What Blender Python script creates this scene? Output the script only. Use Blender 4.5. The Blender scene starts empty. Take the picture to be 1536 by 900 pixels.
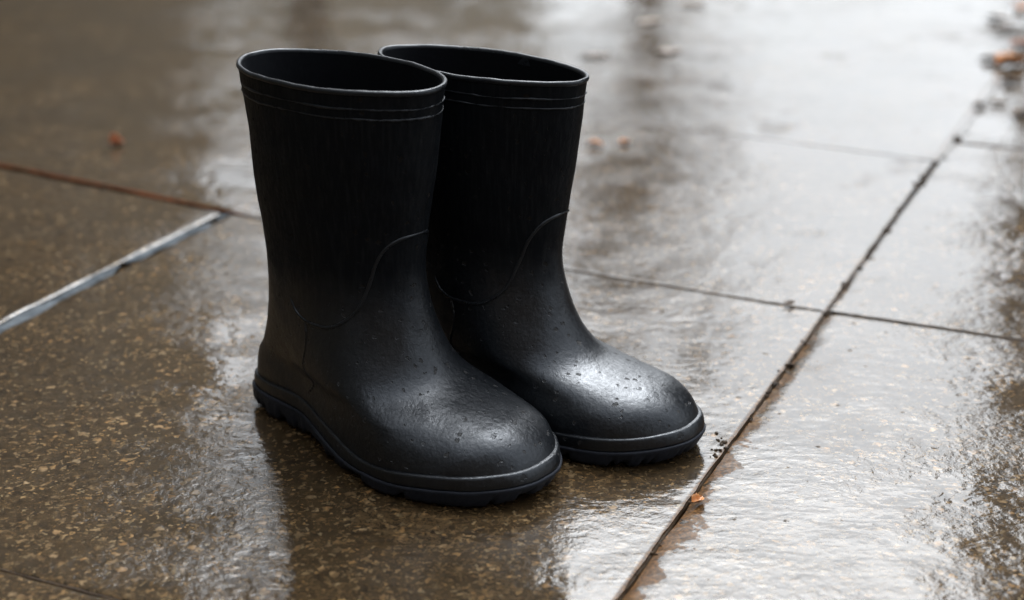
import bpy, bmesh, math, random
import numpy as np
from mathutils import Vector, noise as mnoise

R = math.radians
scn = bpy.context.scene
COL = scn.collection

# ------------------------------------------------------------------ camera
CAM_H = 0.57
cam = bpy.data.cameras.new("camera")
cam.sensor_width = 36.0
cam.lens = 2395.0 / 1536.0 * 36.0
cam.clip_start = 0.02
cam.clip_end = 3000.0
cam.dof.use_dof = True
cam.dof.focus_distance = 1.235
cam.dof.aperture_fstop = 3.6
cam_o = bpy.data.objects.new("camera", cam)
cam_o.location = (0, 0, CAM_H)
cam_o.rotation_euler = (R(90 - 20.8), 0, 0)
COL.objects.link(cam_o)
scn.camera = cam_o

# ------------------------------------------------------------------ sky, sun, exposure
SUN_EL, SUN_AZ = 58.0, 12.0          # azimuth measured from +Y towards +X
world = bpy.data.worlds.new("World")
scn.world = world
world.use_nodes = True
wn = world.node_tree
wn.nodes.clear()
w_out = wn.nodes.new("ShaderNodeOutputWorld")
w_bg = wn.nodes.new("ShaderNodeBackground")
w_sky = wn.nodes.new("ShaderNodeTexSky")
w_sky.sky_type = 'NISHITA'
w_sky.sun_disc = False
w_sky.sun_elevation = R(SUN_EL)
w_sky.sun_rotation = R(SUN_AZ)
w_sky.dust_density = 4.0
w_bw = wn.nodes.new("ShaderNodeRGBToBW")
w_tint = wn.nodes.new("ShaderNodeMix"); w_tint.data_type = 'RGBA'; w_tint.blend_type = 'MULTIPLY'
w_tint.inputs[0].default_value = 1.0
w_tint.inputs[7].default_value = (0.94, 0.99, 1.035, 1)
w_des = wn.nodes.new("ShaderNodeMix"); w_des.data_type = 'RGBA'
w_des.inputs[0].default_value = 0.9
w_tc = wn.nodes.new("ShaderNodeTexCoord")
w_no = wn.nodes.new("ShaderNodeTexNoise")
w_no.inputs['Scale'].default_value = 2.2
w_no.inputs['Detail'].default_value = 5.0
w_mr = wn.nodes.new("ShaderNodeMapRange")
w_mr.inputs[1].default_value = 0.3; w_mr.inputs[2].default_value = 0.7
w_mr.inputs[3].default_value = 0.82; w_mr.inputs[4].default_value = 1.18
w_cl = wn.nodes.new("ShaderNodeMix"); w_cl.data_type = 'RGBA'; w_cl.blend_type = 'MULTIPLY'
w_cl.inputs[0].default_value = 1.0
L = wn.links.new
L(w_sky.outputs[0], w_bw.inputs[0])
L(w_bw.outputs[0], w_tint.inputs[6])
L(w_sky.outputs[0], w_des.inputs[6]); L(w_tint.outputs[2], w_des.inputs[7])
L(w_tc.outputs['Generated'], w_no.inputs['Vector'])
L(w_no.outputs[0], w_mr.inputs[0])
L(w_des.outputs[2], w_cl.inputs[6]); L(w_mr.outputs[0], w_cl.inputs[7])
w_sep = wn.nodes.new("ShaderNodeSeparateXYZ")
L(w_tc.outputs['Generated'], w_sep.inputs[0])
w_el = wn.nodes.new("ShaderNodeMapRange")      # overcast: the cloud layer is about three times brighter overhead than at the horizon
for _i, _x in enumerate((0.0, 1.0, 0.58, 2.0)): w_el.inputs[1 + _i].default_value = _x
L(w_sep.outputs[2], w_el.inputs[0])
w_ov = wn.nodes.new("ShaderNodeMix"); w_ov.data_type = 'RGBA'; w_ov.blend_type = 'MULTIPLY'
w_ov.inputs[0].default_value = 1.0
L(w_cl.outputs[2], w_ov.inputs[6]); L(w_el.outputs[0], w_ov.inputs[7])
L(w_ov.outputs[2], w_bg.inputs[0])
w_bg.inputs[1].default_value = 0.15
L(w_bg.outputs[0], w_out.inputs[0])

sun = bpy.data.lights.new("sun", 'SUN')
sun.energy = 0.5
sun.angle = R(60)
sun.color = (1.0, 0.97, 0.93)
sun_o = bpy.data.objects.new("sun", sun)
sd = Vector((math.sin(R(SUN_AZ)) * math.cos(R(SUN_EL)), math.cos(R(SUN_AZ)) * math.cos(R(SUN_EL)), math.sin(R(SUN_EL))))
sun_o.rotation_euler = (-sd).to_track_quat('-Z', 'Y').to_euler()
sun_o.location = sd * 50
COL.objects.link(sun_o)

scn.view_settings.view_transform = 'Standard'
scn.view_settings.look = 'None'
scn.view_settings.gamma = 1.0
scn.view_settings.exposure = 1.52
scn.cycles.max_bounces = 6

# ------------------------------------------------------------------ helpers
def tag(o, label=None, cat=None, group=None, kind=None):
    if label: o['label'] = label
    if cat: o['category'] = cat
    if group: o['group'] = group
    if kind: o['kind'] = kind
    return o

def empty(name, loc=(0, 0, 0), rz=0.0):
    o = bpy.data.objects.new(name, None)
    o.location = loc; o.rotation_euler = (0, 0, rz); o.empty_display_size = 0.05
    COL.objects.link(o)
    return o

def link_mesh(name, me, mat, parent=None, smooth=True):
    me.materials.append(mat)
    if smooth:
        me.polygons.foreach_set('use_smooth', [True] * len(me.polygons))
    o = bpy.data.objects.new(name, me)
    COL.objects.link(o)
    if parent is not None: o.parent = parent
    return o

def mesh_from(name, verts, faces, mat, parent=None, smooth=True):
    me = bpy.data.meshes.new(name)
    me.from_pydata([tuple(map(float, v)) for v in verts], [], faces)
    me.update()
    bm = bmesh.new(); bm.from_mesh(me)
    bmesh.ops.recalc_face_normals(bm, faces=bm.faces[:])
    bm.to_mesh(me); bm.free()
    return link_mesh(name, me, mat, parent, smooth)

def grid_faces(nr, nc, closed_c=True, closed_r=False, off=0):
    f = []
    for i in range(nr if closed_r else nr - 1):
        i2 = (i + 1) % nr
        for j in range(nc if closed_c else nc - 1):
            j2 = (j + 1) % nc
            f.append((off + i * nc + j, off + i * nc + j2, off + i2 * nc + j2, off + i2 * nc + j))
    return f

class NT:
    """small node-graph helper"""
    def __init__(self, name):
        self.m = bpy.data.materials.new(name); self.m.use_nodes = True
        self.t = self.m.node_tree; self.t.nodes.clear()
        self.out = self.n("ShaderNodeOutputMaterial")
        self.tc = self.n("ShaderNodeTexCoord")
    def n(self, kind, **kw):
        nd = self.t.nodes.new(kind)
        for k, v in kw.items(): setattr(nd, k, v)
        return nd
    def l(self, a, b): self.t.links.new(a, b)
    def val(self, sock, v):
        if hasattr(v, 'is_output'): self.l(v, sock)
        else: sock.default_value = v
    def mapping(self, scale=(1, 1, 1), rot=(0, 0, 0), loc=(0, 0, 0), src=None):
        m = self.n("ShaderNodeMapping")
        m.inputs['Scale'].default_value = scale; m.inputs['Rotation'].default_value = rot; m.inputs['Location'].default_value = loc
        self.l(src or self.tc.outputs['Object'], m.inputs['Vector'])
        return m.outputs[0]
    def noise(self, vec, scale, detail=3.0, rough=0.55, dist=0.0):
        n = self.n("ShaderNodeTexNoise")
        self.l(vec, n.inputs['Vector'])
        n.inputs['Scale'].default_value = scale; n.inputs['Detail'].default_value = detail
        n.inputs['Roughness'].default_value = rough; n.inputs['Distortion'].default_value = dist
        return n.outputs[0]
    def voro(self, vec, scale, feature='F1', rnd=1.0, out='Distance'):
        n = self.n("ShaderNodeTexVoronoi", feature=feature)
        self.l(vec, n.inputs['Vector'])
        n.inputs['Scale'].default_value = scale; n.inputs['Randomness'].default_value = rnd
        return n.outputs[out]
    def mr(self, v, a, b, c=0.0, d=1.0, smooth=False):
        n = self.n("ShaderNodeMapRange")
        if smooth: n.interpolation_type = 'SMOOTHSTEP'
        self.val(n.inputs[0], v)
        for i, x in enumerate((a, b, c, d)): n.inputs[1 + i].default_value = x
        return n.outputs[0]
    def math(self, op, a, b=None, c=None):
        n = self.n("ShaderNodeMath", operation=op)
        self.val(n.inputs[0], a)
        if b is not None: self.val(n.inputs[1], b)
        if c is not None: self.val(n.inputs[2], c)
        return n.outputs[0]
    def mix(self, f, a, b, blend='MIX'):
        n = self.n("ShaderNodeMix", data_type='RGBA', blend_type=blend)
        self.val(n.inputs[0], f)
        for i, v in ((6, a), (7, b)):
            if hasattr(v, 'is_output'): self.l(v, n.inputs[i])
            else: n.inputs[i].default_value = (*v, 1)
        return n.outputs[2]
    def bump(self, h, strength, dist, normal=None):
        n = self.n("ShaderNodeBump")
        self.val(n.inputs['Strength'], strength); n.inputs['Distance'].default_value = dist
        self.l(h, n.inputs['Height'])
        if normal is not None: self.l(normal, n.inputs['Normal'])
        return n.outputs[0]
    def bsdf(self, **kw):
        n = self.n("ShaderNodeBsdfPrincipled")
        for k, v in kw.items():
            s = n.inputs[k.replace('_', ' ')]
            if hasattr(v, 'is_output'): self.l(v, s)
            elif isinstance(v, tuple): s.default_value = (*v, 1)
            else: s.default_value = v
        self.l(n.outputs[0], self.out.inputs[0])
        return n

# ------------------------------------------------------------------ materials
def mat_paving():
    g = NT("wet_stone")
    o = g.tc.outputs['Object']
    fine = g.noise(o, 420, 4, 0.6)
    mid = g.noise(o, 95, 4, 0.6)
    big = g.noise(o, 5.0, 3, 0.5)
    warp = g.n("ShaderNodeVectorMath", operation='ADD')
    nz = g.n("ShaderNodeTexNoise"); g.l(o, nz.inputs['Vector']); nz.inputs['Scale'].default_value = 170; nz.inputs['Detail'].default_value = 3
    sc = g.n("ShaderNodeVectorMath", operation='SCALE'); g.l(nz.outputs['Color'], sc.inputs[0]); sc.inputs['Scale'].default_value = 0.011
    g.l(o, warp.inputs[0]); g.l(sc.outputs[0], warp.inputs[1]); wv = warp.outputs[0]
    def grains(scale, lo, r0, r1):
        vcol = g.voro(wv, scale, out='Color'); sp = g.n("ShaderNodeSeparateColor"); g.l(vcol, sp.inputs[0])
        d = g.voro(wv, scale)
        k = g.math('POWER', g.mr(sp.outputs[0], lo, 1.0), 1.6)
        return g.math('MULTIPLY', k, g.mr(d, r0, r1, 1.0, 0.0)), sp, d
    ga, sa, vd = grains(135, 0.73, 0.18, 0.55)
    gb, sb, vdb = grains(270, 0.52, 0.25, 0.62)
    patchy = g.mr(g.noise(o, 11, 3), 0.35, 0.65, 0.45, 1.0)
    # aggregate : mostly dark brown grains, some tan and grey ones
    base = g.mix(g.mr(mid, 0.35, 0.68), (0.0068, 0.0043, 0.0020), (0.038, 0.0240, 0.0102))
    base = g.mix(g.mr(fine, 0.42, 0.72, 0.0, 0.6), base, (0.100, 0.059, 0.0245))
    base = g.mix(g.math('MULTIPLY', g.math('MULTIPLY', gb, 0.8), patchy), base, g.mix(sb.outputs[1], (0.33, 0.186, 0.068), (0.28, 0.215, 0.125)))
    base = g.mix(g.math('MULTIPLY', g.math('MULTIPLY', ga, 0.8), patchy), base, g.mix(sa.outputs[1], (0.36, 0.195, 0.072), (0.36, 0.26, 0.15)))
    base = g.mix(g.mr(big, 0.35, 0.7, 0.0, 0.35), base, (0.020, 0.016, 0.011))
    # missing sky reflection right of the long joint, painted in as brown colour
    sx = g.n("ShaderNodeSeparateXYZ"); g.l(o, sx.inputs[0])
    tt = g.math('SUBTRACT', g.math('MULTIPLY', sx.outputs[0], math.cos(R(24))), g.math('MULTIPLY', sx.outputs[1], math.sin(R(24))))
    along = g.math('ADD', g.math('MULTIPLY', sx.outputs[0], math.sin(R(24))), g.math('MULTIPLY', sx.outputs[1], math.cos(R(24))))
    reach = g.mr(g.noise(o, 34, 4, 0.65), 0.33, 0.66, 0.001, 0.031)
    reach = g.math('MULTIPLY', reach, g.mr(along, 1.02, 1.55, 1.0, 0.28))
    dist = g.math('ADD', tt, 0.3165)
    lost_glare = g.math('MULTIPLY', g.mr(g.math('SUBTRACT', reach, dist), 0.0, 0.0022), g.mr(dist, -0.003, -0.001))
    lost_glare = g.math('MULTIPLY', lost_glare, g.mr(along, 0.7, 1.9, 1.0, 0.35))
    base = g.mix(g.math('MULTIPLY', lost_glare, 0.85), base, g.mix(g.mr(fine, 0.4, 0.65), (0.030, 0.0145, 0.005), (0.15, 0.068, 0.020)))
    # stone relief
    relief = g.math('ADD', g.math('MULTIPLY', mid, 1.0), g.math('MULTIPLY', fine, 0.28))
    relief = g.math('ADD', relief, g.math('MULTIPLY', g.mr(vd, 0.0, 0.6, 0.25, 0.0), 0.35))
    stone_n = g.bump(relief, 0.55, 0.0016)
    # water film : smooth where it pools, follows the stone where it is thin
    wet_a = g.noise(o, 4.2, 3, 0.55)
    wet_b = g.noise(o, 17.0, 3, 0.6)
    wet = g.math('ADD', g.math('MULTIPLY', wet_a, 0.65), g.math('MULTIPLY', wet_b, 0.35))
    thin = g.mr(wet, 0.37, 0.62, 1.0, 0.0, True)
    # ripples stretched along one direction, as water draining over a brushed slab
    rip = g.noise(g.mapping((1.0, 2.1, 1.0), (0, 0, R(14))), 42, 3, 0.55, 0.6)
    rip2 = g.noise(o, 150, 2, 0.5)
    film_h = g.math('ADD', g.math('MULTIPLY', rip, 1.0), g.math('MULTIPLY', rip2, 0.14))
    film_h = g.math('MULTIPLY', film_h, g.mr(thin, 0, 1, 0.42, 1.0))
    film_h = g.math('ADD', film_h, g.math('MULTIPLY', relief, g.math('MULTIPLY', thin, 1.15)))
    film_n = g.bump(film_h, 0.30, 0.0022)
    crough = g.mr(thin, 0, 1, 0.03, 0.10)
    # places where the film has broken and the stone is only damp
    dry_n = g.noise(o, 6.5, 6, 0.62)
    dry = g.mr(dry_n, 0.57, 0.72, 0.0, 0.5, True)
    speck = g.mr(g.noise(o, 58, 4, 0.6), 0.66, 0.72, 0.0, 0.85, True)
    dry = g.math('MAXIMUM', g.math('MAXIMUM', dry, speck), g.math('MULTIPLY', lost_glare, 0.82))  # the painted brown band by the joint gives up its sheen too
    crough = g.math('ADD', crough, g.math('MULTIPLY', dry, 0.16))
    g.bsdf(Base_Color=base, Roughness=0.6, Specular_IOR_Level=0.04, Normal=stone_n,
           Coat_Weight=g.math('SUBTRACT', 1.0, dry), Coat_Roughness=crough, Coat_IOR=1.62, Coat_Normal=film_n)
    return g.m

def mat_rubber(name="black_rubber", base=(0.0030, 0.0040, 0.0054), rough=(0.32, 0.50), pits=True, bump=1.0):
    g = NT(name)
    o = g.tc.outputs['Object']
    lo = g.noise(o, 22, 4, 0.6)
    hi = g.noise(o, 260, 4, 0.62)
    lump = g.noise(o, 75, 3, 0.55)
    streak = g.noise(g.mapping((1, 1, 0.09)), 330, 3, 0.6)
    h = g.math('ADD', g.math('MULTIPLY', hi, 0.46), g.math('MULTIPLY', lump, 0.45))
    h = g.math('ADD', h, g.math('MULTIPLY', streak, 0.10))
    col = base
    ro = g.mr(lo, 0.3, 0.7, rough[0], rough[1])
    ro = g.math('ADD', ro, g.mr(hi, 0.35, 0.65, -0.06, 0.06))
    if pits:
        warp = g.n("ShaderNodeVectorMath", operation='ADD')
        nz = g.n("ShaderNodeTexNoise"); g.l(o, nz.inputs['Vector']); nz.inputs['Scale'].default_value = 260
        sc = g.n("ShaderNodeVectorMath", operation='SCALE'); g.l(nz.outputs['Color'], sc.inputs[0]); sc.inputs['Scale'].default_value = 0.006
        g.l(o, warp.inputs[0]); g.l(sc.outputs[0], warp.inputs[1])
        vd = g.voro(warp.outputs[0], 150)
        vcol = g.voro(warp.outputs[0], 150, out='Color')
        sep = g.n("ShaderNodeSeparateColor"); g.l(vcol, sep.inputs[0])
        size = g.mr(sep.outputs[0], 0.35, 1.0, 0.02, 0.34)
        pit = g.math('SUBTRACT', size, vd)
        pit = g.mr(pit, 0.0, 0.06, 0.0, 1.0)
        clus = g.mr(g.noise(o, 28, 2), 0.38, 0.50)
        pit = g.math('MULTIPLY', pit, clus)
        h = g.math('SUBTRACT', h, g.math('MULTIPLY', pit, 0.9))
        ro = g.math('ADD', ro, g.math('MULTIPLY', pit, 0.35))
        col = g.mix(pit, base, (0.010, 0.0085, 0.007))
    nrm = g.bump(h, 0.8 * bump, 0.0012)
    spec = 0.15 if 'lining' in name else 0.4
    if pits:                       # the foot is wet and glossy, the shaft has dried to a matt black
        sx = g.n("ShaderNodeSeparateXYZ"); g.l(o, sx.inputs[0])
        edge = g.math('ADD', sx.outputs[2], g.math('MULTIPLY', g.math('SUBTRACT', lo, 0.5), 0.07))
        wet = g.mr(edge, 0.095, 0.165, 1.0, 0.0, True)
        spec = g.math('ADD', g.mr(wet, 0, 1, 0.10, 0.6), g.mr(streak, 0.45, 0.75, 0.0, 0.12))
        ro = g.math('ADD', ro, g.mr(wet, 0, 1, 0.14, -0.02))
    g.bsdf(Base_Color=col, Roughness=ro, Specular_IOR_Level=spec, Specular_Tint=(0.90, 0.94, 1.0), Normal=nrm)
    return g.m

def mat_simple(name, c0, c1, scale, rough=0.7, bump=0.3, dist=0.002, spec=0.4, coat=0.0):
    g = NT(name)
    o = g.tc.outputs['Object']
    a = g.noise(o, scale, 5, 0.62)
    col = g.mix(g.mr(a, 0.32, 0.68), c0, c1)
    g.bsdf(Base_Color=col, Roughness=rough, Specular_IOR_Level=spec, Normal=g.bump(a, bump, dist), Coat_Weight=coat, Coat_Roughness=0.12)
    return g.m

M = dict(
    paving=mat_paving(),
    rubber=mat_rubber(),
    edge=mat_rubber("rubber_edge", (0.009, 0.0105, 0.0125), (0.26, 0.42), pits=False, bump=0.7),
    lining=mat_rubber("rubber_lining", (0.0022, 0.0027, 0.0040), (0.6, 0.8), pits=False, bump=0.5),
    sole=mat_rubber("sole_rubber", (0.0050, 0.0064, 0.0115), (0.6, 0.8), pits=False, bump=1.4),
    earth=mat_simple("wet_earth", (0.012, 0.009, 0.006), (0.045, 0.030, 0.017), 180, 0.5, 0.6, 0.004),
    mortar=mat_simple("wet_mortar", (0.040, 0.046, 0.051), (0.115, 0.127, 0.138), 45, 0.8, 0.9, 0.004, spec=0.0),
    rust=mat_simple("rusty_moss", (0.022, 0.008, 0.004), (0.12, 0.040, 0.015), 120, 0.7, 0.7, 0.004, spec=0.03),
    grit=mat_simple("dark_grit", (0.008, 0.006, 0.004), (0.05, 0.030, 0.015), 300, 0.6, 0.5, 0.002, spec=0.15),
    stucco=mat_simple("grey_brown_render", (0.125, 0.108, 0.078), (0.18, 0.16, 0.12), 1.5, 0.85, 0.2, 0.02),
    pale=mat_simple("pale_render", (0.38, 0.34, 0.26), (0.46, 0.42, 0.33), 1.5, 0.85, 0.2, 0.02),
    brick=mat_simple("dark_brick", (0.055, 0.038, 0.024), (0.09, 0.062, 0.042), 2.0, 0.85, 0.2, 0.02),
    glass=mat_simple("dark_glass", (0.02, 0.022, 0.025), (0.03, 0.033, 0.036), 1.0, 0.08, 0.0, 0.001, spec=0.5),
    frame=mat_simple("painted_frame", (0.5, 0.5, 0.48), (0.6, 0.6, 0.58), 5.0, 0.5, 0.1, 0.001),
    bark=mat_simple("bark", (0.03, 0.022, 0.016), (0.07, 0.055, 0.042), 30, 0.85, 0.8, 0.01),
    leaf_rust=mat_simple("rust_leaf", (0.16, 0.042, 0.012), (0.34, 0.12, 0.035), 70, 0.35, 0.4, 0.002),
    leaf_orange=mat_simple("orange_leaf", (0.30, 0.11, 0.030), (0.50, 0.22, 0.07), 70, 0.35, 0.4, 0.002),
    leaf_brown=mat_simple("brown_leaf", (0.045, 0.026, 0.014), (0.12, 0.07, 0.035), 70, 0.4, 0.4, 0.002),
    leaf_mid=mat_simple("dull_leaf", (0.075, 0.040, 0.018), (0.16, 0.088, 0.040), 70, 0.4, 0.4, 0.002),
    leaf_tan=mat_simple("tan_leaf", (0.095, 0.056, 0.026), (0.18, 0.11, 0.055), 70, 0.4, 0.4, 0.002),
)

# ------------------------------------------------------------------ picture point -> point on the ground (used to read positions off the photograph)
CP, SP = math.cos(R(20.8)), math.sin(R(20.8))
def ground(u, v, z=0.0):
    du, dv = u - 768.0, v - 450.0
    d = (du, 2395 * CP - dv * SP, -(2395 * SP + dv * CP))
    t = (z - CAM_H) / d[2]
    return Vector((d[0] * t, d[1] * t, z))

# ------------------------------------------------------------------ the setting : ground, paving
SA = R(24.0)                       # the paving runs 24 degrees to the right of the view
def st(s, t, z=0.0):               # s along the joints, t across them
    return (s * math.sin(SA) + t * math.cos(SA), s * math.cos(SA) - t * math.sin(SA), z)

rg = 900.0
gnd = mesh_from("ground", [(-rg, -rg, -0.03), (rg, -rg, -0.03), (rg, rg, -0.03), (-rg, rg, -0.03)], [(0, 1, 2, 3)], M['earth'], smooth=False)
tag(gnd, kind='structure')

def undul(x, y):
    return 0.0009 * (mnoise.noise(Vector((x * 2.3, y * 2.3, 3.1)))) + 0.00045 * mnoise.noise(Vector((x * 9, y * 9, 7.7)))

def slab(V, F, c, edges, res):
    """one slab: corners c = [(s,t)]*4 (near-left, near-right, far-right, far-left); edges = bevel width of each side
    (near, right, far, left); an undulating top sheet with worn edges, and skirts down into the joints"""
    (s0, t0), (s1, t1), (s2, t2), (s3, t3) = c
    lu = max(2, int(max(abs(t1 - t0), abs(t2 - t3)) / res)); lv = max(2, int(max(abs(s3 - s0), abs(s2 - s1)) / res))
    def dens(n, L):                # parameter list, denser near both ends
        p = [i / n for i in range(n + 1)]
        if res < 0.03:
            e = [0.002 / L, 0.005 / L, 0.009 / L, 0.014 / L, 0.02 / L]
            p = [0.0] + e + [q for q in p if e[-1] < q < 1 - e[-1]] + [1 - q for q in reversed(e)] + [1.0]
        return p
    Lu = max(abs(t1 - t0), 1e-3); Lv = max(abs(s3 - s0), 1e-3)
    pu, pv = dens(lu, Lu), dens(lv, Lv)
    off = len(V); nu, nv = len(pu), len(pv)
    tilt = (random.uniform(-1, 1) * 0.0006, random.uniform(-1, 1) * 0.0006) if min(edges) > 0 else (0, 0)
    for b in pv:
        for a in pu:
            s = (s0 * (1 - a) + s1 * a) * (1 - b) + (s3 * (1 - a) + s2 * a) * b
            t = (t0 * (1 - a) + t1 * a) * (1 - b) + (t3 * (1 - a) + t2 * a) * b
            x, y, _ = st(s, t)
            if res < 0.03:         # ragged arris
                for k, dd in enumerate((b * Lv, (1 - a) * Lu, (1 - b) * Lv, a * Lu)):
                    if dd < 0.004 and edges[k] > 0:
                        j = (mnoise.noise(Vector((x * 28, y * 28, 11 + k))) + 0.6 * mnoise.noise(Vector((x * 90, y * 90, 5 + k)))) * 0.0014 * (1 - dd / 0.004)
                        if k == 0: s += j
                        elif k == 1: t += j
                        elif k == 2: s += j
                        else: t += j
                x, y, _ = st(s, t)
            z = undul(x, y) - 0.0012 + tilt[0] * (a - .5) + tilt[1] * (b - .5)
            if res < 0.03:
                for k, dd in enumerate((b * Lv, (1 - a) * Lu, (1 - b) * Lv, a * Lu)):
                    w = edges[k] * (1 + 0.75 * mnoise.noise(Vector((x * 14, y * 14, 40 + k))) + 0.3 * mnoise.noise(Vector((x * 60, y * 60, 60 + k))))
                    if edges[k] == 0: continue
                    w = max(w, 0.0006)
                    if dd < w:
                        q = 1 - dd / w
                        z -= (0.0008 * min(1.0, w / .006) + 0.085 * w) * q * q
            V.append((x, y, z))
    for i in range(nv - 1):
        for j in range(nu - 1):
            F.append((off + i * nu + j, off + i * nu + j + 1, off + (i + 1) * nu + j + 1, off + (i + 1) * nu + j))
    ring = [off + j for j in range(nu)] + [off + i * nu + nu - 1 for i in range(1, nv)] + \
           [off + (nv - 1) * nu + j for j in range(nu - 2, -1, -1)] + [off + i * nu for i in range(nv - 2, 0, -1)]
    o2 = len(V)
    for r in ring: V.append((V[r][0], V[r][1], -0.025))
    n = len(ring)
    for k in range(n): F.append((ring[k], o2 + k, o2 + (k + 1) % n, ring[(k + 1) % n]))

random.seed(4)
V, F = [], []
J0, J1 = -1.035, -0.315
g0, g1 = 0.0075, 0.0012             # half widths of the mortar joint and of the open joints
fine = 0.011
# middle row of slabs (the boots stand on it); edges = (near, right, far, left)
slab(V, F, [(0.0, J0 + g0), (0.0, J1 - g1), (0.7445, J1 - g1), (0.7445, J0 + g0)], (.004, .0006, .004, .004), fine)
slab(V, F, [(0.748, J0 + g0), (0.748, J1 - g1), (1.4705, J1 - g1), (1.496, J0 + g0)], (.004, .0006, .0006, .004), fine)
slab(V, F, [(1.504, J0), (1.4740, J1 - g1), (2.064, J1 - g1), (2.118, J0)], (.0006, .0006, .0006, 0), fine)
slab(V, F, [(2.1215, J0), (2.0675, J1 - g1 + .006), (3.45, J1 - g1 + .03), (3.45, J0)], (.0006, .0006, .004, 0), fine)
# left row; beyond the mossy joint it runs on unbroken into the middle row
slab(V, F, [(0.0, -2.6), (0.0, J0 - g0), (0.7445, J0 - g0), (0.7445, -2.6)], (.004, .004, .004, .004), fine)
slab(V, F, [(0.748, -2.6), (0.748, J0 - g0), (1.500, J0 - g0), (1.680, -2.6)], (.004, .006, .006, .004), fine)
slab(V, F, [(1.690, -2.6), (1.510, J0), (3.45, J0), (3.45, -2.6)], (.006, 0, .004, .004), fine)
# right row, its arris worn along the long joint
slab(V, F, [(0.0, J1 + g1), (0.0, 0.40), (0.7445, 0.40), (0.7445, J1 + g1)], (.004, .004, .004, .020), fine)
slab(V, F, [(0.748, J1 + g1), (0.748, 0.40), (1.4695, 0.40), (1.4695, J1 + g1)], (.004, .004, .0006, .017), fine)
slab(V, F, [(1.4755, J1 + g1), (1.4755, 0.40), (2.162, 0.40), (2.168, J1 + g1 + .006)], (.0006, .004, .0006, .005), fine)
slab(V, F, [(2.178, J1 + g1 + .006), (2.170, 0.40), (3.45, 0.40), (3.45, J1 + g1 + .03)], (.0006, .004, .004, .004), fine)
# the rest of the paved square, out of the picture
ts = [-6.2, -5.48, -4.76, -4.04, -3.32, -2.606]
for k in range(len(ts) - 1):
    for m in range(-6, 14):
        a = m * 0.72
        slab(V, F, [(a, ts[k]), (a, ts[k + 1] - .006), (a + .714, ts[k + 1] - .006), (a + .714, ts[k])], (0, 0, 0, 0), 0.3)
for t0, t1 in ((-2.6, J0 - .004), (J0 + .004, J1 - .003), (J1 + .003, .40), (.406, 1.12), (1.126, 1.84), (1.846, 2.56), (2.566, 3.28), (3.286, 4.0)):
    for m in range(-6, 14):
        a = m * 0.72
        lo, hi = (0.0, 3.45)
        b0, b1 = a, a + .714
        if t1 <= 0.41:
            if b0 < lo < b1: b1 = lo - .006
            elif b0 < hi < b1: b0 = hi + .006
            elif b0 >= lo and b1 <= hi: continue
        if b1 - b0 < .05: continue
        slab(V, F, [(b0, t0), (b0, t1), (b1, t1), (b1, t0)], (0, 0, 0, 0), 0.3)
me = bpy.data.meshes.new("pavement")
me.from_pydata(V, [], F); me.update()
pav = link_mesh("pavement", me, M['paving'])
tag(pav, kind='structure')
try:
    me.set_sharp_from_angle(angle=R(32))
except Exception:
    pass

def strip(name, pts, half, z, mat, wob=0.3, crown=0.001, freq=25, edge=0.0012):
    """a low ridge of fill lying in a joint; pts = [(s,t)]"""
    VV, P = [], []
    n = 0
    for (sa, ta), (sb, tb) in zip(pts[:-1], pts[1:]):
        Ls = math.hypot(sb - sa, tb - ta); k = max(2, int(Ls / 0.006))
        for i in range(k + (1 if (sb, tb) == pts[-1] else 0)):
            P.append((sa + (sb - sa) * i / k, ta + (tb - ta) * i / k))
    for i, (s, t) in enumerate(P):
        q = P[min(i + 1, len(P) - 1)]; p = P[max(i - 1, 0)]
        d = Vector((q[0] - p[0], q[1] - p[1])).normalized(); nn = Vector((-d.y, d.x))
        x, y, _ = st(s, t)
        wl = half * (1 + wob * 1.6 * mnoise.noise(Vector((x * freq, y * freq, 1))) + wob * .6 * mnoise.noise(Vector((x * 80, y * 80, 1))))
        wr = half * (1 + wob * 1.6 * mnoise.noise(Vector((x * freq, y * freq, 9))) + wob * .6 * mnoise.noise(Vector((x * 80, y * 80, 9))))
        if i < 4 or i > len(P) - 5:
            e = min(i, len(P) - 1 - i) / 4; wl *= max(e, .15); wr *= max(e, .15)
        for a, w in ((-1, wr), (-.75, wr), (-.35, wr), (0, wr), (.35, wl), (.75, wl), (1, wl)):
            x, y, _ = st(s + nn.x * w * a, t + nn.y * w * a)
            VV.append((x, y, z - (edge if abs(a) == 1 else 0) + crown * (1 - a * a) + 0.0006 * mnoise.noise(Vector((x * 120, y * 120, 2)))))
    return mesh_from(name, VV, grid_faces(len(P), 7, False), mat)

def st_of(u, v):
    p = ground(u, v)
    return (p.x * math.sin(SA) + p.y * math.cos(SA), p.x * math.cos(SA) - p.y * math.sin(SA))

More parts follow.
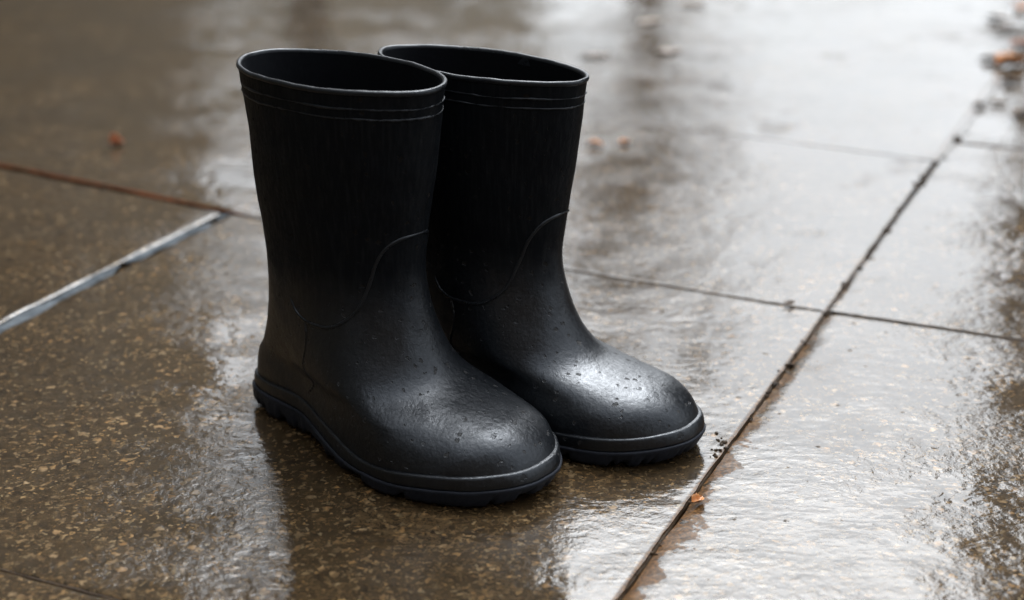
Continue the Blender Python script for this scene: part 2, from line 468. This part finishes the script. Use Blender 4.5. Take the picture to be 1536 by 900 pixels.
# pale mortar in the left joint (broken once), rusty moss in the joint it meets
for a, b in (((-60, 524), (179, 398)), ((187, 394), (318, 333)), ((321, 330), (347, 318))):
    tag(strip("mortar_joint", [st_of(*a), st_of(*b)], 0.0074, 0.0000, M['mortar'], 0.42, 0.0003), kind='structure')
tag(strip("moss_joint", [(1.595, -2.44), (1.557, -1.42), st_of(200, 285), (1.506, -1.035), (1.5, -1.0)], 0.0036, -0.0014, M['rust'], 0.55, 0.0012), kind='structure')
for pts, hw, zz in (([(0.7, -.3148), (1.1, -.3172), (1.47, -.3152), (2.1, -.306), (2.6, -.299)], .0016, -.0036),
                    ([(1.4730, J1 + .006), (1.4725, 0.39)], .0030, -.0010), ([(1.4995, J0 + .01), (1.4722, J1 - .004)], .0020, -.0016),
                    ([(2.173, J1 + .012), (2.167, 0.39)], .0046, -.0010), ([(0.7462, -2.0), (0.7462, J1 - .01)], .0016, -.0022), ([(2.1195, J0 + .01), (2.0660, J1 - .006)], .0018, -.0016)):
    tag(strip("soil_joint", pts, hw, zz, M['grit'], 0.35, 0.0006), kind='structure')

# ------------------------------------------------------------------ surroundings mirrored in the wet paving
def box(V, F, x0, x1, y0, y1, z0, z1):
    o = len(V)
    V += [(x0, y0, z0), (x1, y0, z0), (x1, y1, z0), (x0, y1, z0), (x0, y0, z1), (x1, y0, z1), (x1, y1, z1), (x0, y1, z1)]
    F += [(o, o + 3, o + 2, o + 1), (o + 4, o + 5, o + 6, o + 7), (o, o + 1, o + 5, o + 4), (o + 1, o + 2, o + 6, o + 5), (o + 2, o + 3, o + 7, o + 6), (o + 3, o, o + 4, o + 7)]

def building(name, label, loc, rz, w, d, h, mat, faces):
    """block with local x 0..w, y 0..d; faces = which walls get windows"""
    root = empty(name, loc, rz)
    tag(root, label, "building")
    V, F = [], []; box(V, F, 0, w, 0, d, -.03, h); mesh_from("wall", V, F, mat, root, False)
    V, F = [], []; box(V, F, -.25, w + .25, -.25, d + .25, h, h + .3); mesh_from("roof", V, F, M['brick'], root, False)
    wv, wf = [], []; box(wv, wf, -.55, .55, -.06, 0, 0, 1.6)
    ov, of = [], []; box(ov, of, -.48, .48, -.075, -.06, .08, .77); box(ov, of, -.48, .48, -.075, -.06, .83, 1.52)
    fr = pane = None
    def place(x, y, z, r):
        nonlocal fr, pane
        if fr is None:
            fr = mesh_from("window", wv, wf, M['frame'], root, False)
            pane = mesh_from("pane", ov, of, M['glass'], fr, False)
            a = fr
        else:
            a = fr.copy(); COL.objects.link(a); a.parent = root
            b = pane.copy(); COL.objects.link(b); b.parent = a
        a.location = (x, y, z); a.rotation_euler = (0, 0, r)
    for fc in faces:
        n = w if fc in 'SN' else d
        k = max(1, int(n / 2.6))
        for fl in range(max(1, int(h / 3))):
            for i in range(k):
                p = n * (i + .5) / k; z = 1.0 + 3.0 * fl
                if fc == 'S': place(p, -.002, z, 0)
                elif fc == 'N': place(p, d + .002, z, math.pi)
                elif fc == 'E': place(w + .002, p, z, math.pi / 2)
                else: place(-.002, p, z, -math.pi / 2)
    return root

def azp(az, dist): return (dist * math.sin(R(az)), dist * math.cos(R(az)), 0)
# left terrace: its far right corner stands at -12 degrees, its street front runs back past the camera
cx, cy, _ = azp(-11.0, 7.0)
ox, oy = cx - math.sin(-R(-24)) * 15 - 9 * math.cos(R(24)), cy - math.cos(R(24)) * 15 + 9 * math.sin(R(24))
building("terraced_building", "grey brown rendered terrace beyond the left edge, mirrored dark in the wet paving", (ox, oy, 0), -R(24), 9, 15, 9.6, M['stucco'], "EN")
cx, cy, _ = azp(18.0, 8.0)
building("corner_building", "dark brick corner house beyond the right edge, mirrored dark in the wet slabs", (cx, cy, 0), -R(24), 8, 9, 9.0, M['brick'], "SW")
cx, cy, _ = azp(-15, 24.0)
building("rendered_house", "pale rendered house at the far end of the street, mirrored grey in the wet paving", (cx, cy, 0), 0, 6.6, 8, 5.6, M['pale'], "S")
building("added_brick_block", "unseen dark brick block added behind the viewer to darken the boot shafts", (-7, -13, 0), 0, 14, 6, 7.5, M['brick'], "N")  # unseen block, added so the rubber shafts reflect something dark

# small bare street tree straight ahead: its reflection is the brownish streak behind the boots
def limb(V, F, p0, p1, r0, r1, n=6, seg=4, wob=.06, rnd=random):
    o = len(V); p0, p1 = Vector(p0), Vector(p1); d = (p1 - p0); L_ = d.length; d.normalize()
    a = d.orthogonal().normalized(); b = d.cross(a)
    for i in range(seg + 1):
        f = i / seg
        c = p0.lerp(p1, f) + (a * rnd.uniform(-1, 1) + b * rnd.uniform(-1, 1)) * (wob * L_ * .25 * (1 if 0 < i < seg else 0))
        r = r0 + (r1 - r0) * f
        for j in range(n):
            t = 2 * math.pi * j / n
            V.append(tuple(c + a * math.cos(t) * r + b * math.sin(t) * r))
    for f in grid_faces(seg + 1, n, True, off=o): F.append(f)

def tree(loc, h, label, seed=11, leaves=3000):
    rnd = random.Random(seed)
    root = empty("street_tree", loc)
    tag(root, label, "tree", "street trees mirrored in the paving")
    V, F = [], []
    limb(V, F, (0, 0, -.03), (.1, 0, h * .5), .13, .085, 10, 6, .04, rnd)
    mesh_from("trunk", V, F, M['bark'], root)
    V, F = [], []; tips = []
    for i in range(13):
        a = rnd.uniform(0, 6.28); z = h * rnd.uniform(.40, .52); e = Vector((math.cos(a) * rnd.uniform(.4, .9), math.sin(a) * rnd.uniform(.4, .9), z + rnd.uniform(.6, 1.9)))
        s = Vector((.08, 0, z)); limb(V, F, s, e, .045, .018, 6, 4, .12, rnd)
        for k in range(6):
            m = s.lerp(e, rnd.uniform(.4, 1)); q = m + Vector((rnd.uniform(-.5, .5), rnd.uniform(-.5, .5), rnd.uniform(.0, .6)))
            limb(V, F, m, q, .015, .005, 4, 3, .15, rnd); tips.append(q); tips.append(m.lerp(q, .5))
    for k in range(leaves):
        u = Vector((rnd.gauss(0, 1), rnd.gauss(0, 1), rnd.gauss(0, 1))).normalized() * rnd.random() ** .4
        c = Vector((.1 + u.x * .72, u.y * .72, h * .62 + u.z * h * .36))
        if mnoise.noise(c * 2.1) < -.02: continue
        u = Vector((rnd.uniform(-1, 1), rnd.uniform(-1, 1), rnd.uniform(-1, 1))).normalized(); w = u.orthogonal().normalized()
        o = len(V); s = rnd.uniform(.05, .085)
        V += [tuple(c - u * s), tuple(c + w * s * .5), tuple(c + u * s), tuple(c - w * s * .5)]
        F.append((o, o + 1, o + 2, o + 3))
    mesh_from("crown", V, F, M['leaf_brown'], root)
x, y, _ = azp(4.6, 11.0)
tree((x, y, 0), 4.7, "small thin street tree, mirrored as a brownish streak right of the boots")
x, y, _ = azp(-7.6, 9.0)
tree((x, y, 0), 7.2, "taller sparse tree, unseen, added to dim the reflection left of the boots", 23, 2100)  # unseen tree, added to thin out the sky mirrored on the left

# ------------------------------------------------------------------ the boots
ZB = np.array([0, .02, .05, .09, .13, .17, .21, .26, .32])
ZF = np.array([0, .02, .04, .05, .06, .07, .08, .09, .10, .12, .15, .18, .22, .27, .32])
ZW = np.array([0, .03, .06, .10, .14, .18, .24, .32])
FRONT = {"tx": -0.18433, "ty": 1.24581, "yaw": -39.01375, "top": 0.30127, "tilt": -0.00545, "xb": [-0.04218, -0.04051, -0.03562, -0.0209, -0.01316, -0.01332, -0.01708, -0.0216, -0.03002], "xf": [0.26038, 0.26692, 0.25861, 0.24827, 0.22637, 0.17556, 0.16398, 0.16229, 0.15442, 0.15251, 0.14256, 0.14336, 0.14881, 0.15755, 0.16489], "w": [0.05299, 0.05332, 0.0486, 0.04721, 0.04598, 0.04766, 0.05254, 0.05591], "m": [0.73131, 0.72646, 0.69735, 0.92755, 1.2046, 1.37712, 1.42151, 1.2252], "c": [-0.0002, 0.00261, 0.00365, -0.0013, -0.00273], "mir": -1}
REAR = {"tx": -0.0821, "ty": 1.29102, "yaw": -31.48403, "top": 0.29542, "tilt": -0.02108, "xb": [-0.04254, -0.04066, -0.03589, -0.02101, -0.0131, -0.01301, -0.01639, -0.02033, -0.02765], "xf": [0.26218, 0.26783, 0.25995, 0.249, 0.22617, 0.17431, 0.16363, 0.16236, 0.15324, 0.14986, 0.13975, 0.14293, 0.1485, 0.15532, 0.16185], "w": [0.04867, 0.04907, 0.04229, 0.04323, 0.04253, 0.04408, 0.04722, 0.04693], "m": [0.7313, 0.72644, 0.69732, 0.9275, 1.20451, 1.37696, 1.42141, 1.22516], "c": [-0.00049, 0.00222, 0.00212, -0.0017, 0.00339], "mir": 1}
SM = np.array([0, .12, .25, .42, .6, .74, .88, 1])
SC = np.array([.25, .45, .65, .85, 1.0])

def pchip(x, y, q):
    y = np.asarray(y, float)
    h = np.diff(x); d = np.diff(y) / h; m = np.zeros_like(y)
    for i in range(1, len(x) - 1):
        if d[i - 1] * d[i] > 0:
            w1 = 2 * h[i] + h[i - 1]; w2 = h[i] + 2 * h[i - 1]; m[i] = (w1 + w2) / (w1 / d[i - 1] + w2 / d[i])
    m[0] = d[0]; m[-1] = d[-1]
    i = np.clip(np.searchsorted(x, q) - 1, 0, len(x) - 2); t = (q - x[i]) / h[i]
    return (1 + 2 * t) * (1 - t) ** 2 * y[i] + t * (1 - t) ** 2 * h[i] * m[i] + t * t * (3 - 2 * t) * y[i + 1] + t * t * (t - 1) * h[i] * m[i + 1]

def smst(a, b, x):
    t = np.clip((x - a) / (b - a), 0, 1); return t * t * (3 - 2 * t)

def boot_surface(P, zn, th):
    """point of the boot's outer surface at height parameter zn (0..0.32) and angle th (0 = back, pi = front), boot's own axes"""
    zn, th = np.broadcast_arrays(np.asarray(zn, float), np.asarray(th, float))
    xb, xf, W = pchip(ZB, P['xb'], zn), pchip(ZF, P['xf'], zn), pchip(ZW, P['w'], zn)
    b = 1 - smst(.05, .14, zn)
    s = (1 - np.cos(th)) / 2; sy = np.sin(th)
    m = pchip(SM, P['m'], s)
    e = np.sign(sy) * np.abs(sy) ** (1 - .25 * b)
    y = W * e * (b * m + (1 - b))
    x = xb + (xf - xb) * s
    # the vamp is domed: a flattened half ellipse across the foot under the instep line
    zg = np.linspace(.02, .17, 150); xg = np.minimum.accumulate(pchip(ZF, P['xf'], zg))
    zt = np.interp(x, xg[::-1], zg[::-1]); zt = np.where(x < xg[-1], 1.0, zt)
    xb0, W0 = pchip(ZB, P['xb'], np.array([.03]))[0], pchip(ZW, P['w'], np.array([.03]))[0]
    s0 = np.clip((x - xb0) / (xg.max() + .0015 - xb0), 0, 1)
    e0 = (2 * np.sqrt(s0 * (1 - s0))) ** .7 * pchip(SM, P['m'], s0)
    q = np.clip(zn / zt, 0, 1)
    cap = W0 * e0 * np.sqrt(np.clip(1 - q ** 3.7, 0, 1))
    bl = smst(xg[-1] + .005, xg[-1] + .075, x) * (1 - smst(.11, .16, zn))
    ya = np.abs(y); lim = np.where(x > xg[-1], cap, 9.0)
    y = np.sign(y) * (ya * (1 - bl) + np.minimum(ya, lim) * bl)
    y = y + b * np.where(s > SC[0], pchip(SC, P['c'], np.maximum(s, SC[0])), P['c'][0])
    z = zn * P['top'] / .32 + P['tilt'] * smst(.2, .32, zn) * (x - .06)
    return np.stack([x, P['mir'] * y, z], -1)

NTH = 224
def angles(n=NTH):
    return np.linspace(0, 2 * np.pi, n, endpoint=False)

def plan_normals(p):
    d = np.roll(p, -1, -2) - np.roll(p, 1, -2)
    n = np.stack([d[..., 1], -d[..., 0], np.zeros_like(d[..., 0])], -1)
    n /= np.linalg.norm(n, axis=-1, keepdims=True) + 1e-12
    c = p.mean(-2, keepdims=True)
    sg = np.sign(((p - c) * n).sum(-1).mean(-1))
    return n * sg[..., None, None]

def smooth_grid(g, it, lock=1):
    for _ in range(it):
        q = (np.roll(g, 1, 1) + np.roll(g, -1, 1) + 2 * g) / 4
        r = q.copy(); r[1:-1] = (q[:-2] + q[2:] + 2 * q[1:-1]) / 4
        r[:lock] = g[:lock]; r[-lock:] = g[-lock:]; g = r
    return g

def wobble(g, amp, fr, seed):
    out = g.copy(); flat = out.reshape(-1, 3)
    for i in range(len(flat)):
        v = Vector(flat[i] * fr) + Vector((seed, 0, 0))
        flat[i] += np.array(mnoise.noise_vector(v)) * amp
    return out

def tube(name, pts, rad, mat, parent, n=7, closed=False):
    pts = [Vector(p) for p in pts]; V = []
    N = len(pts)
    for i, p in enumerate(pts):
        a = pts[(i - 1) % N] if closed or i > 0 else p
        b = pts[(i + 1) % N] if closed or i < N - 1 else p
        d = (b - a).normalized(); u = d.cross(Vector((0, 0, 1)))
        u = u.normalized() if u.length > 1e-4 else d.orthogonal().normalized()
        w = d.cross(u)
        r = rad(i / (N - 1)) if callable(rad) else rad
        for j in range(n):
            t = 2 * math.pi * j / n
            V.append(tuple(p + u * math.cos(t) * r + w * math.sin(t) * r))
    return mesh_from(name, V, grid_faces(N, n, True, closed), mat, parent)

SEAM = [(.36, .1340), (.385, .1255), (.41, .1205), (.467, .1162), (.565, .1152), (.629, .1164), (.691, .1205), (.778, .1305), (.835, .1437), (.876, .1605), (.902, .1763), (.933, .1875), (.973, .1950), (1.0, .1975)]
HEEL = [(.475, .1150), (.48, .1000), (.45, .0800), (.385, .0600), (.33, .0470)]

def build_boot(P, name, label, seed):
    root = empty(name, (P['tx'], P['ty'], 0), R(P['yaw']))
    tag(root, label, "boot", "pair of black rubber boots")
    kz = P['top'] / .32
    th = angles()
    # --- upper: rings spaced by the length of the front and back outline
    dense = np.linspace(.010, .32, 3000)
    xf = pchip(ZF, P['xf'], dense)
    arc = np.concatenate([[0], np.cumsum(np.hypot(np.diff(xf), np.diff(dense)) + .3 * np.diff(dense))])
    zn = np.interp(np.linspace(0, arc[-1], 190), arc, dense)
    g = boot_surface(P, zn[:, None], th[None])
    g = smooth_grid(g, 14)
    mk = (smst(.054, .070, zn) * (1 - smst(.15, .19, zn)))[:, None, None]      # rounder over the instep
    for _ in range(120):
        g = g + (smooth_grid(g, 1) - g) * mk
    inset = -0.0011 * (1 - smst(.028, .05, zn))
    g = g + plan_normals(g) * inset[:, None, None]
    g = wobble(g, .0011, 16, seed); g = wobble(g, .00035, 60, seed + 3)
    n = plan_normals(g)
    surf = g.copy(); surf_z = zn
    # the mouth: soft sideways waviness of the rim
    nr = g.shape[0]
    V = g.reshape(-1, 3); F = grid_faces(nr, NTH)
    mesh_from("upper", V, F, M['rubber'], root)
    # --- lining: inner wall and a foot bed
    ztop = zn[-1]
    zi = np.linspace(.318, .115, 46)
    gi = boot_surface(P, zi[:, None], th[None]); gi = wobble(gi, .0011, 16, seed)
    gi = gi - plan_normals(gi) * np.interp(zi, [.115, .16, .318], [.009, .0046, .0036])[:, None, None]
    V = np.concatenate([gi.reshape(-1, 3), [gi[-1].mean(0)]]); F = grid_faces(46, NTH)
    c = len(V) - 1; F += [(45 * NTH + j, 45 * NTH + (j + 1) % NTH, c) for j in range(NTH)]
    mesh_from("lining", V, F, M['lining'], root)
    # --- rolled rim
    top = surf[-1]; tn = n[-1]
    prof = [(-.0006, -.0034), (.0005, -.0028), (.0008, -.0018), (.0007, -.0005), (.0000, .0004), (-.0011, .0007), (-.0022, .0003), (-.0030, -.0006), (-.0033, -.002), (-.0034, -.008)]
    rows = []
    for o_, z_ in prof:
        r = top + tn * o_; r = r + np.array([0, 0, z_]); rows.append(r)
    rim = wobble(np.array(rows), .0003, 70, seed + 8)
    mesh_from("rim", rim.reshape(-1, 3), grid_faces(len(prof), NTH), M['edge'], root)
    # --- helper: point on the finished surface
    def at(s, z, side, lift):
        t = math.acos(max(-1, min(1, 1 - 2 * s))); t = t if side > 0 else 2 * math.pi - t
        fz = np.interp(z, surf_z, np.arange(len(surf_z))); fj = t / (2 * math.pi) * NTH
        i0 = min(int(fz), nr - 2); fi = fz - i0; j0 = int(fj) % NTH; fj -= int(fj); j1 = (j0 + 1) % NTH
        p = (surf[i0, j0] * (1 - fj) + surf[i0, j1] * fj) * (1 - fi) + (surf[i0 + 1, j0] * (1 - fj) + surf[i0 + 1, j1] * fj) * fi
        nn = n[i0, j0]
        return p + nn * lift
    # --- double moulded line under the rim
    rr = random.Random(seed)
    for k, zz in enumerate((.3055, .2975)):
        pts = [at((1 - math.cos(a)) / 2, zz + .0007 * mnoise.noise(Vector((a * 2.2, seed, k))) + .0005 * mnoise.noise(Vector((a * 14, seed, k))), 1 if a < math.pi else -1, .0001) for a in angles(180)]
        def rad(f, k=k): return max(.00012, .00060 + .0007 * mnoise.noise(Vector((f * 17, seed, k * 5))) + .00075 * mnoise.noise(Vector((f * 85, seed, k))))
        tube("moulded_line", pts, rad, M['edge'], root, 6, True)
    # --- curved seam of the shaft panel, both sides, meeting over the instep
    def spline(q, m=9):
        out = []
        for i in range(len(q) - 1):
            p0, p1, p2, p3 = q[max(i - 1, 0)], q[i], q[i + 1], q[min(i + 2, len(q) - 1)]
            for k in range(m):
                t = k / m
                out.append(tuple(.5 * (2 * b + (c - a) * t + (2 * a - 5 * b + 4 * c - d) * t * t + (3 * b - a - 3 * c + d) * t ** 3) for a, b, c, d in zip(p0, p1, p2, p3)))
        return out + [q[-1]]
    for side in (1, -1):
        pts = [at(s, z, side, -.0005) for s, z in spline(SEAM)]
        tube("panel_seam", pts, lambda f: .0016 * min(1, f * 12 + .15, (1 - f) * 9 + .62) + .0002 * mnoise.noise(Vector((f * 30, seed, side))), M['edge'], root, 7)
        pts = [at(s, z, side, -.0003) for s, z in spline(HEEL, 16)]
        tube("heel_seam", pts, lambda f: .0012 + .0007 * mnoise.noise(Vector((f * 34, seed, side * 3))), M['rubber'], root, 7)
    # --- rand: moulded band round the foot, between two edges that dip at the waist
    def lines(sf):
        a = pchip(np.array([0, .07, .22, .32, .42, .6, .72, .88, 1]), [.029, .0299, .0331, .0312, .0262, .0178, .0224, .0267, .0290], sf)
        b = pchip(np.array([0, .07, .22, .30, .40, .53, .72, .88, 1]), [.0185, .0192, .0207, .0192, .0145, .0085, .0114, .0152, .0178], sf)
        k = np.hanning(31); k /= k.sum()
        sm = lambda v: np.convolve(np.pad(v, 15, mode='wrap'), k, 'valid')
        return sm(a), sm(b)
    NS = 448
    ths = angles(NS); sf = (1 - np.cos(ths)) / 2
    la, lb = lines(sf)
    def row(z, off):
        r = boot_surface(P, np.clip(z, 0, .3), ths)
        r = smooth_grid(np.array([r, r, r]), 5, 0)[1]
        return r + plan_normals(r[None])[0] * (off[:, None] if hasattr(off, '__len__') else off)
    rows = [row(la + dz, o_) for o_, dz in ((-.006, .0010), (-.0009, .0010), (.0002, .0008), (.0008, .0001), (.0009, -.0014))]
    rows += [row(la + (lb - la) * f, .0010) for f in (.35, .7, 1.05)] + [row(lb - .001, -.003)]
    rows = wobble(np.array(rows), .0004, 40, seed + 5)
    mesh_from("rand", rows.reshape(-1, 3), grid_faces(len(rows), NS), M['rubber'], root)
    # --- outsole: thin lip under the rand, ragged lugs, raised under the arch
    base = row(np.full(NS, .012), 0.0)
    seg = np.concatenate([[0], np.cumsum(np.linalg.norm(np.diff(base, axis=0), axis=1))])
    lugn = np.array([mnoise.noise(Vector((q * 75, seed, 0))) + .6 * mnoise.noise(Vector((q * 190, seed, 1))) for q in seg])
    gap = smst(.12, .45, lugn)
    jit = np.array([mnoise.noise(Vector((q * 300, seed, 4))) for q in seg])
    bot = .0068 * np.exp(-((sf - .36) / .065) ** 4) + .005 * smst(.09, .0, sf) + .0035 * smst(.93, 1.0, sf)
    rows = [row(lb + dz, o_) for o_, dz in ((-.004, .0008), (.0009, .0008), (.0019, .0006), (.0025, -.0003), (.0025, -.0020))]
    for f, o_ in ((.30, .0020), (.55, .0018), (.78, .0012), (.93, .0002)):
        low = f * f
        zz = lb * (1 - f) + (bot + gap * .0038) * f
        rows.append(row(zz, o_ - gap * low * .0030 + .0016 * jit * low))
    rows.append(row(bot + gap * .0038 + .0001, -.003 - gap * .003)); rows.append(row(bot + .0004 + gap * .002, -.016))
    rows = wobble(np.array(rows), .0003, 90, seed + 6)
    rows[..., 2] = np.maximum(rows[..., 2], .0002)
    V = np.concatenate([rows.reshape(-1, 3), [[rows[-1][:, 0].mean(), rows[-1][:, 1].mean(), .004]]])
    F = grid_faces(len(rows), NS); c = len(V) - 1; k = len(rows) - 1
    F += [(k * NS + j, k * NS + (j + 1) % NS, c) for j in range(NS)]
    mesh_from("outsole", V, F, M['sole'], root)
    return root

build_boot(FRONT, "rubber_boot", "black rubber boot standing in front, nearer the viewer, hiding part of the other boot", 3.7)
build_boot(REAR, "rubber_boot", "black rubber boot standing behind, toe by the long joint, heel hidden", 9.2)

# ------------------------------------------------------------------ fallen leaves and bits
def leaf(u, v, size, mat, label, rz, curl=.35, w=.45, roll=0.0, lift=.0, seed=0, cat="leaf"):
    rnd = random.Random(seed)
    n, m = 13, 7; V = []
    for i in range(n):
        f = i / (n - 1); prof = math.sin(math.pi * f ** .8) ** .75
        prof *= 1 + .16 * math.sin(f * 34 + seed)
        for j in range(m):
            a = j / (m - 1) * 2 - 1
            x = (f - .5) * size; y = a * prof * w * size * .5 + .05 * size * math.sin(f * 5 + seed)
            z = curl * size * (.55 * a * a * prof + .5 * (f - .5) ** 2) + .03 * size * math.sin(f * 15 + a * 4 + seed)
            V.append((x, y, z))
    o_ = len(V); F = grid_faces(n, m, False)
    top = [(x, y, z + .0006) for x, y, z in V]
    V2 = V + top; F2 = F + [tuple(reversed([q + o_ for q in f])) for f in F]
    rim = [i * m for i in range(n)] + [(n - 1) * m + j for j in range(1, m)] + [i * m + m - 1 for i in range(n - 2, -1, -1)] + [j for j in range(m - 2, 0, -1)]
    for k in range(len(rim)):
        a, b = rim[k], rim[(k + 1) % len(rim)]; F2.append((a, b, b + o_, a + o_))
    c, s = math.cos(roll), math.sin(roll)
    V2 = [(x, y * c - z * s, y * s + z * c) for x, y, z in V2]
    zm = min(q[2] for q in V2); V2 = [(x, y, z - zm) for x, y, z in V2]
    root = empty("fallen_leaf", ground(u, v) + Vector((0, 0, lift)), rz)
    tag(root, label, cat)
    mesh_from("leaf_blade", V2, F2, M[mat], root)
    # stalk
    p0 = Vector((-size * .49, .0, .0)); base = min(V2, key=lambda q: (q[0]))
    tube("stalk", [Vector(base), Vector(base) + Vector((-size * .12, size * .03, .001)), Vector(base) + Vector((-size * .26, size * .10, .002))], .0006, M['leaf_brown'], root, 5)
    return root

leaf(173, 216, .023, 'leaf_rust', "small red brown leaf curled on the slab left of the boots", R(60), .9, .8, R(35), 0, 1)
leaf(1517, 98, .062, 'leaf_orange', "large pale orange leaf at the right edge, biggest in the upper right corner", R(20), .5, .55, 0, 0, 2)
leaf(1489, 92, .040, 'leaf_brown', "dark brown leaf tucked against the left side of the large pale orange leaf", R(-25), .4, .5, 0, 0, 3)
leaf(1530, 16, .050, 'leaf_orange', "orange leaf in the extreme upper right corner of the picture", R(70), .5, .6, 0, 0, 4)
leaf(1514, 46, .058, 'leaf_brown', "dark flat leaf between the two orange leaves of the upper right corner", R(5), .2, .45, 0, 0, 5)
leaf(1518, 127, .034, 'leaf_brown', "narrow brown leaf below the large pale orange leaf at the right edge", R(-10), .5, .4, 0, 0, 6)
leaf(1470, 160, .022, 'leaf_brown', "small brown leaf lying on the far end of the long joint", R(30), .5, .5, 0, 0, 7)
leaf(1497, 156, .026, 'leaf_tan', "thin tan leaf just right of the long joint's far end", R(-15), .3, .35, 0, 0, 8)
leaf(893, 84, .050, 'leaf_mid', "long brown leaf lying just behind the rear boot's rim", R(-5), .07, .35, 0, 0, 9)
leaf(937, 215, .018, 'leaf_orange', "small orange leaf fragment, right one of a pair beside the rear boot", R(30), .5, .6, 0, 0, 10)
leaf(893, 218, .024, 'leaf_orange', "flat orange leaf close to the rear boot's shaft, left one of a pair", R(-20), .4, .5, 0, 0, 11)
leaf(975, 34, .055, 'leaf_tan', "faded tan leaf far behind the boots, lying flat on the wet slab", R(35), .07, .5, 0, 0, 12)
leaf(1037, 7, .055, 'leaf_tan', "faded tan leaf at the top edge, farthest behind the boots", R(10), .07, .4, 0, 0, 13)
leaf(1045, 752, .013, 'leaf_orange', "wet orange leaf scrap caught on the edge of the long joint before the boots", R(50), .6, .6, R(20), 0, 14)
leaf(1186, 456, .010, 'leaf_brown', "tiny brown leaf scrap on the cross joint near the corner of the slabs", R(10), .5, .6, 0, 0, 15)

leaf(1003, 78, .050, 'leaf_mid', "dull brown leaf lying flat behind the boots, midway to the top edge", R(15), .07, .5, 0, 0, 16)
leaf(1533, 172, .036, 'leaf_brown', "dark brown leaf at the right edge, lowest of the litter in that corner", R(40), .3, .5, 0, 0, 19)
leaf(1498, 30, .046, 'leaf_brown', "dark brown leaf left of the corner leaf, near the top edge", R(-40), .3, .5, 0, 0, 20)
leaf(1534, 70, .048, 'leaf_rust', "rust red leaf half cut by the right edge, above the pale orange leaf", R(15), .35, .5, 0, 0, 21)

# crumbs of dirt sitting in and beside the joints
def crumbs():
    rnd = random.Random(8); V, F = [], []
    def crumb(x, y, r, z=0):
        bm = bmesh.new(); bmesh.ops.create_icosphere(bm, subdivisions=2, radius=r)
        o = len(V); sx, sy, sz = rnd.uniform(.7, 1.3), rnd.uniform(.7, 1.3), rnd.uniform(.45, .8); sd_ = rnd.uniform(0, 99)
        bm.verts.ensure_lookup_table()
        for v in bm.verts:
            k = 1 + .45 * mnoise.noise(v.co / r * 1.1 + Vector((sd_, 0, 0)))
            V.append((x + v.co.x * k * sx, y + v.co.y * k * sy, z + v.co.z * k * sz + r * .25))
        for f in bm.faces: F.append(tuple(o + q.index for q in f.verts))
        bm.free()
    for u, v, r in ((1290, 402, .004), (1268, 425, .0035), (1240, 468, .0045), (1208, 512, .003), (1182, 545, .0032), (1330, 345, .004), (1377, 272, .006), (1385, 262, .005), (1438, 206, .007), (1302, 385, .003), (1166, 572, .0022), (1125, 625, .002), (1350, 315, .0035)):
        p = ground(u, v)
        for k in range(4): crumb(p.x + rnd.gauss(0, r * .5), p.y + rnd.gauss(0, r), r * rnd.uniform(.35, .8), -.002)
    for k in range(16):
        p = ground(1079 + rnd.gauss(0, 7), 672 + rnd.gauss(0, 10)); crumb(p.x, p.y, rnd.uniform(.0006, .0021), -.0012)
    for k in range(90):
        f = rnd.random(); s = .72 + 1.7 * f; t = -.318 + .018 * max(0, (s - 1.2)) / 1.2 + rnd.gauss(.001, .0025)
        x, y, _ = st(s, t); crumb(x, y, rnd.uniform(.0005, .0016) * (1 + f * .6), -.0025)
    return mesh_from("joint_grit", V, F, M['grit'])
tag(crumbs(), "dark crumbs of wet dirt scattered along the open joint", "grit", None, "stuff")
